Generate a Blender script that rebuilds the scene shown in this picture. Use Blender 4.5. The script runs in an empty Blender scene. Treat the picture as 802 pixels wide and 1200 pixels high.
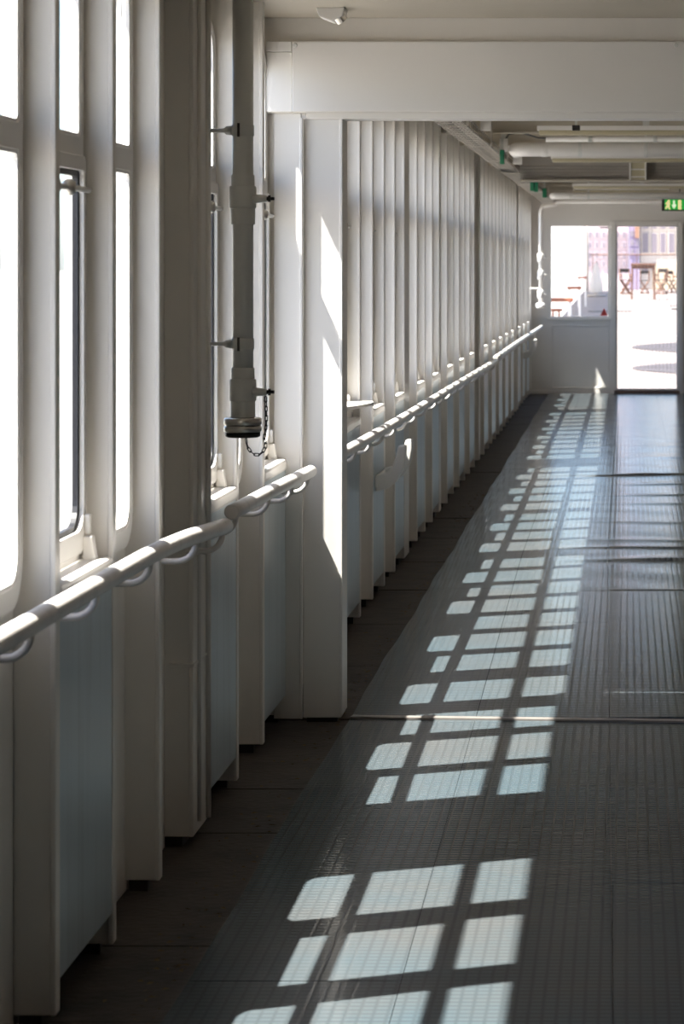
import bpy, bmesh, math, random
from mathutils import Vector, Matrix
random.seed(7)
C = bpy.context.scene
COL = C.collection

# ------------------------------------------------------------------ camera
F = 3200.0                       # focal length in pixels of an 802 x 1200 frame
cam_d = bpy.data.cameras.new('camera')
cam = bpy.data.objects.new('camera', cam_d)
COL.objects.link(cam)
cam.location = (0, 0, 1.5)
cam.rotation_euler = (math.pi / 2, 0, 0)
cam_d.sensor_fit = 'HORIZONTAL'
cam_d.sensor_width = 36.0
cam_d.lens = F / 802.0 * 36.0
cam_d.shift_x = -(735.0 - 401.0) / 802.0
cam_d.shift_y = -(600.0 - 312.0) / 802.0
cam_d.clip_end = 12000
cam_d.dof.use_dof = True
cam_d.dof.focus_distance = 9.0
cam_d.dof.aperture_fstop = 15.0
C.camera = cam

# ------------------------------------------------------------------ world, sun, exposure
L = Vector((0.460, 0.195, -1.0)).normalized()      # direction the sunlight travels
w = bpy.data.worlds.new('sky')
C.world = w
w.use_nodes = True
nt = w.node_tree
nt.nodes.clear()
wo = nt.nodes.new('ShaderNodeOutputWorld')
bg = nt.nodes.new('ShaderNodeBackground')
sky = nt.nodes.new('ShaderNodeTexSky')
sky.sky_type = 'NISHITA'
sky.sun_disc = False
sky.sun_elevation = math.asin(-L.z)
sky.sun_rotation = math.atan2(-L.x, -L.y)
sky.air_density = 0.7
sky.dust_density = 1.3
nt.links.new(sky.outputs[0], bg.inputs[0])
bg.inputs[1].default_value = 0.64
nt.links.new(bg.outputs[0], wo.inputs[0])

sd = bpy.data.lights.new('sun', 'SUN')
sd.energy = 33.0
sd.angle = 0.0093
sd.color = (1.0, 0.947, 0.88)
so = bpy.data.objects.new('sun', sd)
COL.objects.link(so)
so.rotation_euler = L.to_track_quat('-Z', 'Y').to_euler()
so.location = (-5, -3, 12)

C.view_settings.view_transform = 'Standard'
C.view_settings.look = 'None'
C.view_settings.exposure = -0.28
C.view_settings.gamma = 1.0
C.view_settings.use_curve_mapping = False
C.cycles.max_bounces = 14
C.cycles.diffuse_bounces = 8
C.cycles.transparent_max_bounces = 24
C.cycles.sample_clamp_indirect = 8.0


# ------------------------------------------------------------------ materials
def mat(name, col, rough=0.5, metal=0.0, var=0.0, scale=3.0, stretch=(1, 1, 1), bump=0.0, bscale=40.0,
        col2=None, thr=(0.45, 0.7), emit=None, spec=0.5):
    m = bpy.data.materials.new(name)
    m.use_nodes = True
    n = m.node_tree
    b = n.nodes['Principled BSDF']
    b.inputs['Base Color'].default_value = (*col, 1)
    b.inputs['Roughness'].default_value = rough
    b.inputs['Metallic'].default_value = metal
    b.inputs['Specular IOR Level'].default_value = spec
    geo = n.nodes.new('ShaderNodeNewGeometry')
    mp = n.nodes.new('ShaderNodeMapping')
    mp.inputs['Scale'].default_value = stretch
    n.links.new(geo.outputs['Position'], mp.inputs['Vector'])
    if var > 0 or col2:
        t = n.nodes.new('ShaderNodeTexNoise')
        t.inputs['Scale'].default_value = scale
        t.inputs['Detail'].default_value = 6
        n.links.new(mp.outputs[0], t.inputs['Vector'])
        r = n.nodes.new('ShaderNodeValToRGB')
        r.color_ramp.elements[0].position = thr[0]
        r.color_ramp.elements[1].position = thr[1]
        c2 = col2 if col2 else tuple(c * (1 - var) for c in col)
        r.color_ramp.elements[0].color = (*col, 1)
        r.color_ramp.elements[1].color = (*c2, 1)
        n.links.new(t.outputs['Fac'], r.inputs['Fac'])
        n.links.new(r.outputs[0], b.inputs['Base Color'])
    if bump > 0:
        t2 = n.nodes.new('ShaderNodeTexNoise')
        t2.inputs['Scale'].default_value = bscale
        t2.inputs['Detail'].default_value = 4
        n.links.new(mp.outputs[0], t2.inputs['Vector'])
        bn = n.nodes.new('ShaderNodeBump')
        bn.inputs['Strength'].default_value = bump
        bn.inputs['Distance'].default_value = 0.01
        n.links.new(t2.outputs['Fac'], bn.inputs['Height'])
        n.links.new(bn.outputs[0], b.inputs['Normal'])
    if emit:
        b.inputs['Emission Color'].default_value = (*emit[0], 1)
        b.inputs['Emission Strength'].default_value = emit[1]
    return m


def glass_mat(name, tint=(0.97, 0.985, 0.98)):
    m = bpy.data.materials.new(name)
    m.use_nodes = True
    n = m.node_tree
    n.nodes.clear()
    o = n.nodes.new('ShaderNodeOutputMaterial')
    t = n.nodes.new('ShaderNodeBsdfTransparent')
    t.inputs[0].default_value = (*tint, 1)
    g = n.nodes.new('ShaderNodeBsdfGlossy')
    g.inputs['Roughness'].default_value = 0.02
    f = n.nodes.new('ShaderNodeLayerWeight')        # Schlick reflectance, the same from both sides
    f.inputs['Blend'].default_value = 0.5
    pw = n.nodes.new('ShaderNodeMath')
    pw.operation = 'POWER'
    pw.inputs[1].default_value = 5.0
    n.links.new(f.outputs['Facing'], pw.inputs[0])
    ma = n.nodes.new('ShaderNodeMath')
    ma.operation = 'MULTIPLY_ADD'
    ma.inputs[1].default_value = 0.30
    ma.inputs[2].default_value = 0.02
    n.links.new(pw.outputs[0], ma.inputs[0])
    x = n.nodes.new('ShaderNodeMixShader')
    n.links.new(ma.outputs[0], x.inputs[0])
    n.links.new(t.outputs[0], x.inputs[1])
    n.links.new(g.outputs[0], x.inputs[2])
    n.links.new(x.outputs[0], o.inputs[0])
    return m


def canvas_mat(name, col):
    m = bpy.data.materials.new(name)
    m.use_nodes = True
    n = m.node_tree
    n.nodes.clear()
    o = n.nodes.new('ShaderNodeOutputMaterial')
    d = n.nodes.new('ShaderNodeBsdfDiffuse')
    t = n.nodes.new('ShaderNodeBsdfTranslucent')
    d.inputs[0].default_value = (*col, 1)
    t.inputs[0].default_value = (*col, 1)
    x = n.nodes.new('ShaderNodeMixShader')
    x.inputs[0].default_value = 0.8
    n.links.new(d.outputs[0], x.inputs[1])
    n.links.new(t.outputs[0], x.inputs[2])
    n.links.new(x.outputs[0], o.inputs[0])
    return m


def matting_mat():
    """ribbed rubber: 28 mm square cells with grooves, dirt in patches"""
    m = bpy.data.materials.new('rubber_matting')
    m.use_nodes = True
    n = m.node_tree
    b = n.nodes['Principled BSDF']
    geo = n.nodes.new('ShaderNodeNewGeometry')
    sep = n.nodes.new('ShaderNodeSeparateXYZ')
    n.links.new(geo.outputs['Position'], sep.inputs[0])

    def math_n(op, a, bv=None, clamp=False):
        q = n.nodes.new('ShaderNodeMath')
        q.operation = op
        q.use_clamp = clamp
        for i, v in enumerate((a, bv)):
            if v is None:
                continue
            if isinstance(v, (int, float)):
                q.inputs[i].default_value = v
            else:
                n.links.new(v, q.inputs[i])
        return q.outputs[0]

    def groove(sock, pitch, wid):
        p = math_n('PINGPONG', sock, pitch / 2)        # 0 .. pitch/2
        return math_n('DIVIDE', p, wid, True)         # 0 in the groove, 1 on the rib
    gx = groove(sep.outputs['X'], 0.028, 0.006)
    gy = groove(sep.outputs['Y'], 0.028, 0.009)
    h = math_n('MULTIPLY', gx, gy)
    bn = n.nodes.new('ShaderNodeBump')
    bn.inputs['Strength'].default_value = 0.25
    bn.inputs['Distance'].default_value = 0.001
    n.links.new(h, bn.inputs['Height'])
    n.links.new(bn.outputs[0], b.inputs['Normal'])
    t = n.nodes.new('ShaderNodeTexNoise')
    t.inputs['Scale'].default_value = 1.1
    t.inputs['Detail'].default_value = 7
    t.inputs['Roughness'].default_value = 0.65
    n.links.new(geo.outputs['Position'], t.inputs['Vector'])
    r = n.nodes.new('ShaderNodeValToRGB')
    r.color_ramp.elements[0].position = 0.35
    r.color_ramp.elements[0].color = (0.060, 0.083, 0.097, 1)
    r.color_ramp.elements[1].position = 0.72
    r.color_ramp.elements[1].color = (0.078, 0.080, 0.080, 1)
    n.links.new(t.outputs['Fac'], r.inputs['Fac'])
    mx = n.nodes.new('ShaderNodeMix')
    mx.data_type = 'RGBA'
    mx.blend_type = 'MULTIPLY'
    mx.inputs[0].default_value = 1.0
    k = math_n('ADD', math_n('MULTIPLY', h, 0.25), 0.75)
    n.links.new(r.outputs[0], mx.inputs[6])
    n.links.new(k, mx.inputs[7])
    n.links.new(mx.outputs[2], b.inputs['Base Color'])
    t3 = n.nodes.new('ShaderNodeTexNoise')
    t3.inputs['Scale'].default_value = 3.0
    t3.inputs['Detail'].default_value = 5
    n.links.new(geo.outputs['Position'], t3.inputs['Vector'])
    rr = math_n('ADD', math_n('MULTIPLY', t3.outputs['Fac'], 0.12), 0.07)
    n.links.new(rr, b.inputs['Roughness'])
    b.inputs['Specular IOR Level'].default_value = 0.04
    return m


M = {}
M['white'] = mat('white_gloss_paint', (0.80, 0.765, 0.715), 0.38, var=0.10, scale=2.2, stretch=(1, 1, 0.5), bump=0.10, bscale=30)
M['white2'] = mat('white_smooth_paint', (0.81, 0.785, 0.75), 0.40, var=0.06, scale=1.5, bump=0.04, bscale=20)
M['panel'] = mat('varnished_panel', (0.42, 0.33, 0.26), 0.4, var=0.2, scale=2, stretch=(1, 4, 0.3))
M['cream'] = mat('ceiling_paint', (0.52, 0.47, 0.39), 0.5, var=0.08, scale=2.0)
M['casing'] = mat('grey_casing_paint', (0.46, 0.53, 0.57), 0.30, var=0.16, scale=7, stretch=(1, 3, 0.15), bump=0.05, bscale=60)
M['rail'] = mat('rail_paint', (0.78, 0.74, 0.70), 0.32, var=0.18, scale=14, thr=(0.5, 0.75))
M['pipe'] = mat('grey_pipe_paint', (0.68, 0.68, 0.65), 0.40, var=0.08, scale=5)
M['steel'] = mat('worn_steel', (0.70, 0.67, 0.62), 0.28, 0.9, var=0.25, scale=20)
M['dark'] = mat('dark_iron', (0.035, 0.03, 0.028), 0.55, 0.3)
M['rubber'] = mat('black_gasket', (0.012, 0.012, 0.016), 0.45)
M['deck'] = mat('dirty_deck', (0.045, 0.036, 0.028), 0.75, scale=5, col2=(0.075, 0.060, 0.048), thr=(0.4, 0.7), bump=0.4, bscale=35)
M['deck2'] = mat('dirty_deck_tile', (0.050, 0.039, 0.030), 0.75, scale=7, col2=(0.026, 0.021, 0.017), thr=(0.42, 0.66), bump=0.4, bscale=45)
M['litter'] = mat('dried_litter', (0.16, 0.11, 0.05), 0.9, var=0.5, scale=60)
M['mat'] = matting_mat()
M['alu'] = mat('aluminium_strip', (0.30, 0.27, 0.25), 0.45, 0.5, var=0.2, scale=15)
M['glass'] = glass_mat('window_glass')
M['door_glass'] = glass_mat('door_glass', (0.96, 0.955, 0.95))
M['cable'] = mat('pale_cable', (0.74, 0.70, 0.64), 0.5)
M['grey_cable'] = mat('grey_cable', (0.12, 0.12, 0.12), 0.5)
M['wire'] = mat('tray_wire', (0.62, 0.58, 0.53), 0.4, 0.3)
M['green'] = mat('green_plastic', (0.01, 0.17, 0.08), 0.45)
M['diffuser'] = mat('yellowed_diffuser', (0.55, 0.49, 0.33), 0.45, var=0.08)
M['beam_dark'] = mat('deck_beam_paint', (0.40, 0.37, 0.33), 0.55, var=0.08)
M['sign_green'] = mat('exit_sign_green', (0.02, 0.30, 0.06), 0.4, emit=((0.03, 0.42, 0.06), 0.8))
M['sign_lit'] = mat('exit_sign_lit', (0.9, 0.8, 0.5), 0.4, emit=((1.0, 0.78, 0.35), 0.9))
M['sign_arrow'] = mat('exit_sign_arrow', (0.9, 0.9, 0.8), 0.4, emit=((0.9, 1.0, 0.7), 0.9))
M['red'] = mat('red_sticker', (0.55, 0.05, 0.04), 0.5)
M['teak'] = mat('teak_wood', (0.30, 0.11, 0.06), 0.5, var=0.3, scale=12, stretch=(1, 6, 1))
M['brown'] = mat('brown_wood', (0.17, 0.085, 0.055), 0.55, var=0.3, scale=10)
M['black_cloth'] = mat('dark_canvas', (0.03, 0.025, 0.025), 0.8)
M['out_deck'] = mat('sunlit_deck', (0.19, 0.165, 0.155), 0.7, var=0.12, scale=1.2)
M['grey_disc'] = mat('grey_disc_tone', (0.044, 0.039, 0.042), 0.7, scale=1.2, col2=(0.060, 0.054, 0.058))
M['sill_brown'] = mat('brown_sill', (0.15, 0.09, 0.06), 0.6, var=0.3, scale=25)
M['canvas'] = canvas_mat('white_canvas', (0.85, 0.84, 0.82))
M['pink'] = mat('pink_facade', (0.52, 0.43, 0.44), 0.8, var=0.1, scale=0.2)
M['purple'] = mat('lilac_facade', (0.29, 0.24, 0.35), 0.8)
M['orange'] = mat('orange_facade', (0.33, 0.18, 0.12), 0.8)
M['ivory'] = mat('ivory_facade', (0.56, 0.50, 0.445), 0.8)
M['yellow'] = mat('yellow_facade', (0.54, 0.45, 0.33), 0.8)
M['pane'] = mat('facade_pane', (0.22, 0.19, 0.22), 0.3)
M['quay'] = mat('pale_quay', (0.33, 0.31, 0.29), 0.8, var=0.2, scale=0.3)


# ------------------------------------------------------------------ helpers
class MB:
    def __init__(s):
        s.v = []
        s.f = []

    def add(s, vs, fs):
        o = len(s.v)
        s.v += [tuple(v) for v in vs]
        s.f += [tuple(i + o for i in f) for f in fs]
        return s

    def box(s, x0, x1, y0, y1, z0, z1):
        return s.add([(x0, y0, z0), (x1, y0, z0), (x1, y1, z0), (x0, y1, z0),
                      (x0, y0, z1), (x1, y0, z1), (x1, y1, z1), (x0, y1, z1)],
                     [(0, 3, 2, 1), (4, 5, 6, 7), (0, 1, 5, 4), (1, 2, 6, 5), (2, 3, 7, 6), (3, 0, 4, 7)])

    def tube(s, pts, r, seg=10, cap=True):
        pts = [Vector(p) for p in pts]
        n = len(pts)
        rs = r if isinstance(r, (list, tuple)) else [r] * n
        tang = []
        for i in range(n):
            a = pts[max(0, i - 1)]
            b = pts[min(n - 1, i + 1)]
            tang.append((b - a).normalized())
        t0 = tang[0]
        up = Vector((0, 0, 1)) if abs(t0.z) < 0.9 else Vector((1, 0, 0))
        u = (up - t0 * up.dot(t0)).normalized()
        vs, fs = [], []
        for i in range(n):
            t = tang[i]
            u = (u - t * u.dot(t)).normalized()
            v = t.cross(u)
            for k in range(seg):
                a = 2 * math.pi * k / seg
                vs.append(pts[i] + (u * math.cos(a) + v * math.sin(a)) * rs[i])
        for i in range(n - 1):
            for k in range(seg):
                k2 = (k + 1) % seg
                fs.append((i * seg + k, i * seg + k2, (i + 1) * seg + k2, (i + 1) * seg + k))
        if cap:
            fs.append(tuple(range(seg - 1, -1, -1)))
            fs.append(tuple(range((n - 1) * seg, n * seg)))
        return s.add(vs, fs)

    def rev(s, prof, c, axis='z', seg=24):
        """stack of (radius, height) rings about an axis through c"""
        vs, fs = [], []
        for r, h in prof:
            for k in range(seg):
                a = 2 * math.pi * k / seg
                p, q = r * math.cos(a), r * math.sin(a)
                if axis == 'z':
                    vs.append((c[0] + p, c[1] + q, c[2] + h))
                elif axis == 'x':
                    vs.append((c[0] + h, c[1] + p, c[2] + q))
                else:
                    vs.append((c[0] + q, c[1] + h, c[2] + p))
        m = len(prof)
        for i in range(m - 1):
            for k in range(seg):
                k2 = (k + 1) % seg
                fs.append((i * seg + k, i * seg + k2, (i + 1) * seg + k2, (i + 1) * seg + k))
        fs.append(tuple(range(seg - 1, -1, -1)))
        fs.append(tuple(range((m - 1) * seg, m * seg)))
        return s.add(vs, fs)

    def prism(s, poly, axis, a, b):
        """polygon given in the two other axes (in xyz order), extruded a..b"""
        n = len(poly)
        vs = []
        for h in (a, b):
            for p, q in poly:
                vs.append({'x': (h, p, q), 'y': (p, h, q), 'z': (p, q, h)}[axis])
        fs = [tuple(range(n - 1, -1, -1)), tuple(range(n, 2 * n))]
        for i in range(n):
            j = (i + 1) % n
            fs.append((i, j, n + j, n + i))
        return s.add(vs, fs)

    def mesh(s, name, m):
        me = bpy.data.meshes.new(name)
        me.from_pydata(s.v, [], s.f)
        bm = bmesh.new()
        bm.from_mesh(me)
        bmesh.ops.recalc_face_normals(bm, faces=bm.faces)
        bm.to_mesh(me)
        bm.free()
        me.materials.append(m)
        return me

    def build(s, name, m, parent=None, bevel=0.0, smooth=False):
        me = s.mesh(name, m)
        return put(name, me, parent, bevel, smooth)


def put(name, me, parent=None, bevel=0.0, smooth=False):
    o = bpy.data.objects.new(name, me)
    COL.objects.link(o)
    if parent:
        o.parent = parent
    if smooth:
        for p in me.polygons:
            p.use_smooth = len(p.vertices) < 6
    if bevel > 0:
        b = o.modifiers.new('bevel', 'BEVEL')
        b.width = bevel
        b.segments = 2
        b.limit_method = 'ANGLE'
        b.harden_normals = False
    return o


def empty(name, loc=(0, 0, 0)):
    o = bpy.data.objects.new(name, None)
    o.empty_display_size = 0.1
    o.location = loc
    COL.objects.link(o)
    return o


def tag(o, label=None, cat=None, group=None, kind=None):
    if label:
        o['label'] = label
    if cat:
        o['category'] = cat
    if group:
        o['group'] = group
    if kind:
        o['kind'] = kind
    return o


def copy_tree(o, loc=None):
    c = o.copy()
    COL.objects.link(c)
    if loc is not None:
        c.location = loc
    for ch in list(o.children):
        d = ch.copy()
        COL.objects.link(d)
        d.parent = c
        for g in list(ch.children):
            e = g.copy()
            COL.objects.link(e)
            e.parent = d
    return c


def rrect(y0, y1, z0, z1, rb, rt, n=6):
    """rounded rectangle in (y, z); rb, rt = bottom / top corner radius"""
    p = []
    for (cy, cz, r, a0) in ((y1 - rb, z0 + rb, rb, -90), (y1 - rt, z1 - rt, rt, 0),
                            (y0 + rt, z1 - rt, rt, 90), (y0 + rb, z0 + rb, rb, 180)):
        for i in range(n + 1):
            a = math.radians(a0 + 90.0 * i / n)
            p.append((cy + r * math.cos(a), cz + r * math.sin(a)))
    return p


def plate(name, m, outer, holes, x0, x1, parent=None, bevel=0.0, axis='x'):
    """flat plate (outline in two axes) with holes, thickness x0..x1 along the axis"""
    bm = bmesh.new()
    edges = []
    for loop in [outer] + holes:
        vs = [bm.verts.new((x0, p, q) if axis == 'x' else (p, x0, q)) for p, q in loop]
        for i in range(len(vs)):
            edges.append(bm.edges.new((vs[i], vs[(i + 1) % len(vs)])))
    bmesh.ops.triangle_fill(bm, use_beauty=True, use_dissolve=False, edges=edges)
    r = bmesh.ops.extrude_face_region(bm, geom=list(bm.faces))
    vs = [e for e in r['geom'] if isinstance(e, bmesh.types.BMVert)]
    d = x1 - x0
    bmesh.ops.translate(bm, verts=vs, vec=(d, 0, 0) if axis == 'x' else (0, d, 0))
    bmesh.ops.recalc_face_normals(bm, faces=bm.faces)
    me = bpy.data.meshes.new(name)
    bm.to_mesh(me)
    bm.free()
    me.materials.append(m)
    return put(name, me, parent, bevel)


def arc(c, r, a0, a1, n, plane='xz'):
    out = []
    for i in range(n + 1):
        a = math.radians(a0 + (a1 - a0) * i / n)
        p, q = r * math.cos(a), r * math.sin(a)
        out.append(Vector((c[0] + p, c[1], c[2] + q)) if plane == 'xz' else
                   Vector((c[0], c[1] + p, c[2] + q)) if plane == 'yz' else
                   Vector((c[0] + p, c[1] + q, c[2])))
    return out


ORD = ['first', 'second', 'third', 'fourth', 'fifth', 'sixth', 'seventh', 'eighth', 'ninth', 'tenth', 'eleventh', 'twelfth',
       'thirteenth', 'fourteenth', 'fifteenth', 'sixteenth', 'seventeenth', 'eighteenth', 'nineteenth', 'twentieth']
ORD += ['twenty-' + o for o in ORD[:9]] + ['thirtieth'] + ['thirty-' + o for o in ORD[:9]]

# ------------------------------------------------------------------ dimensions
XP = -1.115          # inner edge of the posts
XF = -1.175          # inner face of window frames
XB = -1.210          # back plate
CEIL = 2.42
CEIL_NEAR = 2.31
YEND = 32.0
YBACK = -1.5

# window groups: list of centres; n even = opening window with a pocket below (except the first group)
def seq(a, b, n):
    return [a + (b - a) * i / (n - 1) for i in range(n)]
GROUPS = [
    ([4.48, 5.055, 5.645, 6.24], 'BA'),          # ..., last one fixed
    ([7.55, 8.10, 8.668], 'AB'),
    ([9.30], 'BA'),
    (seq(10.0, 13.42, 7), 'AB'),
    (seq(14.24, 15.95, 4), 'BA'),
    (seq(16.66, 19.68, 6), 'BA'),
    (seq(21.03, 27.25, 11), 'BA'),
    (seq(28.35, 31.43, 6), 'AB'),
]
# group 0 runs A B A B so that the last is fixed
GROUPS[0] = (GROUPS[0][0], 'AB')

WINDOWS = []     # (centre, kind, bay y0, bay y1)
POSTS = []       # (y0, y1)  along the corridor
BLANKS = []
PW = 0.04
prev_end = None
for gi, (cs, kinds) in enumerate(GROUPS):
    step = (cs[-1] - cs[0]) / (len(cs) - 1) if len(cs) > 1 else 0.585
    start = cs[0] - step / 2
    end = cs[-1] + step / 2
    if gi == 1:
        start = 7.25
    if gi == 1:
        end = 8.945
    if gi == 2:
        start, end = 9.03, 9.60
    if prev_end is None:
        BLANKS.append((YBACK, start - PW / 2))
        POSTS.append((start - PW / 2, start + PW / 2))
    elif gi == 2:
        POSTS.append((8.945, 9.03))
    else:
        gap = start - prev_end
        if gap < 0.3:
            POSTS.append((prev_end - PW / 2, start + PW / 2))
        elif gi == 1:
            POSTS.append((prev_end - PW / 2, prev_end + PW / 2))
            BLANKS.append((prev_end + PW / 2, 7.02))
            POSTS.append((7.02, start + 0.01))
        else:
            POSTS.append((prev_end - PW / 2, prev_end + PW / 2))
            BLANKS.append((prev_end + PW / 2, start - 0.13))
            POSTS.append((start - 0.13, start + PW / 2))
    for i, c in enumerate(cs):
        b0 = start if i == 0 else (cs[i - 1] + c) / 2
        b1 = end if i == len(cs) - 1 else (cs[i + 1] + c) / 2
        WINDOWS.append((c, kinds[i % 2], b0, b1))
        if i < len(cs) - 1:
            POSTS.append((b1 - PW / 2, b1 + PW / 2))
    prev_end = end
POSTS.append((prev_end - PW / 2, prev_end + PW / 2))
BLANKS.append((prev_end + PW / 2, YEND))

# ------------------------------------------------------------------ SETTING: left wall
wall = tag(empty('wall_left', (XB, 0, 0)), 'white steel side wall of close-set posts with narrow windows between', 'wall', kind='structure')


def local(o, parent):
    o.parent = parent
    o.matrix_parent_inverse = Matrix.Translation(-Vector(parent.location))
    return o


OW = 0.455        # opening width
ZT0, ZT1 = 1.725, 1.778          # transom
ZTOP = 2.165
ZBOT = 0.885
for (c, k, b0, b1) in WINDOWS:
    hole = rrect(c - OW / 2 - 0.005, c + OW / 2 + 0.005, ZBOT - 0.005, ZTOP + 0.005, 0.05, 0.05)
    o = plate('wall_plate', M['white'], [(b0 - 0.02, -0.03), (b1 + 0.02, -0.03), (b1 + 0.02, CEIL + 0.02), (b0 - 0.02, CEIL + 0.02)], [hole], XB - 0.001, XB + 0.011)
    local(o, wall)
for (b0, b1) in BLANKS:
    o = MB().box(XB - 0.001, -1.19, b0 - 0.01, b1 + 0.01, -0.03, CEIL + 0.02).build('wall_plate', M['white'])
    local(o, wall)
for (p0, p1) in POSTS:
    zt = CEIL + 0.01
    zb = 0.028 + random.uniform(0, 0.012)
    m = MB()
    # web plate plus a slightly proud edge flange
    m.box(XB - 0.002, XP - 0.010, p0 + 0.004, p1 - 0.004, zb, zt)
    m.box(XP - 0.012, XP, p0, p1, zb, zt)
    o = m.build('post', M['white'], None, 0.003)
    local(o, wall)
    # inset foot block, its dark colour stands in for shadow under the post
    o = MB().box(XB + 0.02, XP - 0.03, p0 + 0.008, p1 - 0.008, 0.0, zb + 0.005).build('post_foot_shade', M['dark'])
    local(o, wall)
# butt straps / thin seams on the broad dark post
for zz in (0.47,):
    o = MB().box(XB + 0.03, XP + 0.003, 7.016, 7.25, zz, zz + 0.008).build('weld_seam', M['white'], None, 0.002)
    local(o, wall)
o = MB().tube([(XP + 0.004, 7.235, 0.04), (XP + 0.004, 7.235, 2.4)], 0.009, 8).build('bead', M['white'], None, 0, True)
local(o, wall)
o = MB().tube([(XP + 0.003, 7.09, 0.06), (XP + 0.003, 7.09, 2.4)], 0.007, 8).build('bead', M['white'], None, 0, True)
local(o, wall)

# ------------------------------------------------------------------ windows (two prototypes, shared meshes)
def ring(name, m, outer, inner, x0, x1, parent, bevel=0.0):
    return plate(name, m, outer, [inner] if not isinstance(inner[0], list) else inner, x0, x1, parent, bevel)


def window_proto(kind):
    root = empty('window_1')
    up = rrect(-OW / 2, OW / 2, ZT1, ZTOP, 0.018, 0.06)
    lo = rrect(-OW / 2, OW / 2, ZBOT, ZT0, 0.06, 0.018)
    ow = 0.258
    plate('window_frame', M['white2'], rrect(-ow, ow, ZBOT - 0.045, ZTOP + 0.03, 0.10, 0.10), [up, lo], XB + 0.013, XF, root, 0.002)
    g = MB().box(-1.1925, -1.1875, -OW / 2 - 0.001, OW / 2 + 0.001, ZT1 - 0.001, ZTOP + 0.001).build('upper_pane', M['glass'], root)
    plate('upper_bead', M['white2'], rrect(-OW / 2, OW / 2, ZT1, ZTOP, 0.018, 0.06),
          [rrect(-OW / 2 + 0.007, OW / 2 - 0.007, ZT1 + 0.007, ZTOP - 0.007, 0.016, 0.055)], -1.1865, -1.178, root)
    if kind == 'A':
        y0, y1 = -OW / 2 + 0.001, OW / 2 - 0.001
        plate('sash', M['white2'], rrect(y0 - 0.012, y1 + 0.012, ZBOT + 0.002, ZT0 + 0.012, 0.06, 0.02),
              [rrect(y0 + 0.012, y1 - 0.012, ZBOT + 0.05, ZT0 - 0.020, 0.06, 0.012)], XF - 0.001, XF + 0.010, root, 0.002)
        plate('gasket', M['rubber'], rrect(y0 + 0.002, y1 - 0.002, ZBOT + 0.04, ZT0 - 0.010, 0.06, 0.02),
              [rrect(y0 + 0.022, y1 - 0.022, ZBOT + 0.06, ZT0 - 0.032, 0.055, 0.012)], XF - 0.014, XF - 0.002, root)
        MB().box(-1.1925, -1.1875, -OW / 2 - 0.001, OW / 2 + 0.001, ZBOT - 0.001, ZT0 + 0.001).build('lower_pane', M['glass'], root)
        for yy in (-0.02, -0.17):
            l = MB().rev([(0.004, 0), (0.012, 0.003), (0.017, 0.012), (0.017, 0.020), (0.012, 0.028), (0.003, 0.030)], (XF + 0.010, yy, 1.663), 'x', 16) \
                .build('latch', M['steel'], root, 0, True)
        MB().tube([(XF + 0.022, -0.16, 1.663), (XF + 0.022, 0.205, 1.663)], 0.0065, 10).build('handle_bar', M['pipe'], root, 0, True)
        MB().box(XF + 0.010, XF + 0.022, 0.214, 0.236, 0.925, 0.968).prism([(XF + 0.008, 0.868), (XF + 0.036, 0.868), (XF + 0.028, 0.922), (XF + 0.008, 0.922)], 'y', 0.205, 0.238) \
            .build('sash_guide', M['white2'], root, 0.003)
    else:
        MB().box(-1.1925, -1.1875, -OW / 2 - 0.001, OW / 2 + 0.001, ZBOT - 0.001, ZT0 + 0.001).build('lower_pane', M['glass'], root)
        plate('lower_bead', M['white2'], rrect(-OW / 2, OW / 2, ZBOT, ZT0, 0.06, 0.018),
              [rrect(-OW / 2 + 0.007, OW / 2 - 0.007, ZBOT + 0.007, ZT0 - 0.007, 0.055, 0.016)], -1.1865, -1.178, root)
    return root


PROTO = {'A': window_proto('A'), 'B': window_proto('B')}
used = {'A': False, 'B': False}
NEAR = sum(1 for q in WINDOWS if q[0] < 8.9)
for i, (c, k, b0, b1) in enumerate(WINDOWS):
    if not used[k]:
        r = PROTO[k]
        r.location = (0, c, 0)
        used[k] = True
    else:
        r = copy_tree(PROTO[k], (0, c, 0))
        for ch in list(r.children):
            if ch.name.startswith('pocket'):
                bpy.data.objects.remove(ch)
    r.name = 'window_%d' % (i + 1)
    kind_txt = 'narrow opening window above a grey pocket box' if k == 'A' else 'narrow fixed window with rounded lower corners'
    if i < NEAR:
        place = '%s window before the white column' % ORD[NEAR - 1 - i]
    else:
        place = '%s window beyond the white column' % ORD[i - NEAR]
    tag(r, kind_txt + ', ' + place, 'window', 'windows along the left wall', 'structure')

for i, (c, k, b0, b1) in enumerate(WINDOWS):
    if k != 'A':
        continue
    root = bpy.data.objects['window_%d' % (i + 1)]
    y0, y1 = b0 - c + PW / 2 + 0.002, b1 - c - PW / 2 - 0.002
    if i == 4:
        y0 += 0.01
    if b1 > 8.9 and b1 < 9.0:
        y1 = b1 - c - 0.002
    m = MB().box(XB + 0.03, XP - 0.002, y0, y1, 0.095, 0.848)
    m.build('pocket_casing', M['casing'], root, 0.004)
    MB().box(XB + 0.012, XP + 0.003, y0, y1, 0.832, 0.872).build('pocket_ledge', M['white2'], root, 0.010)

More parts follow.
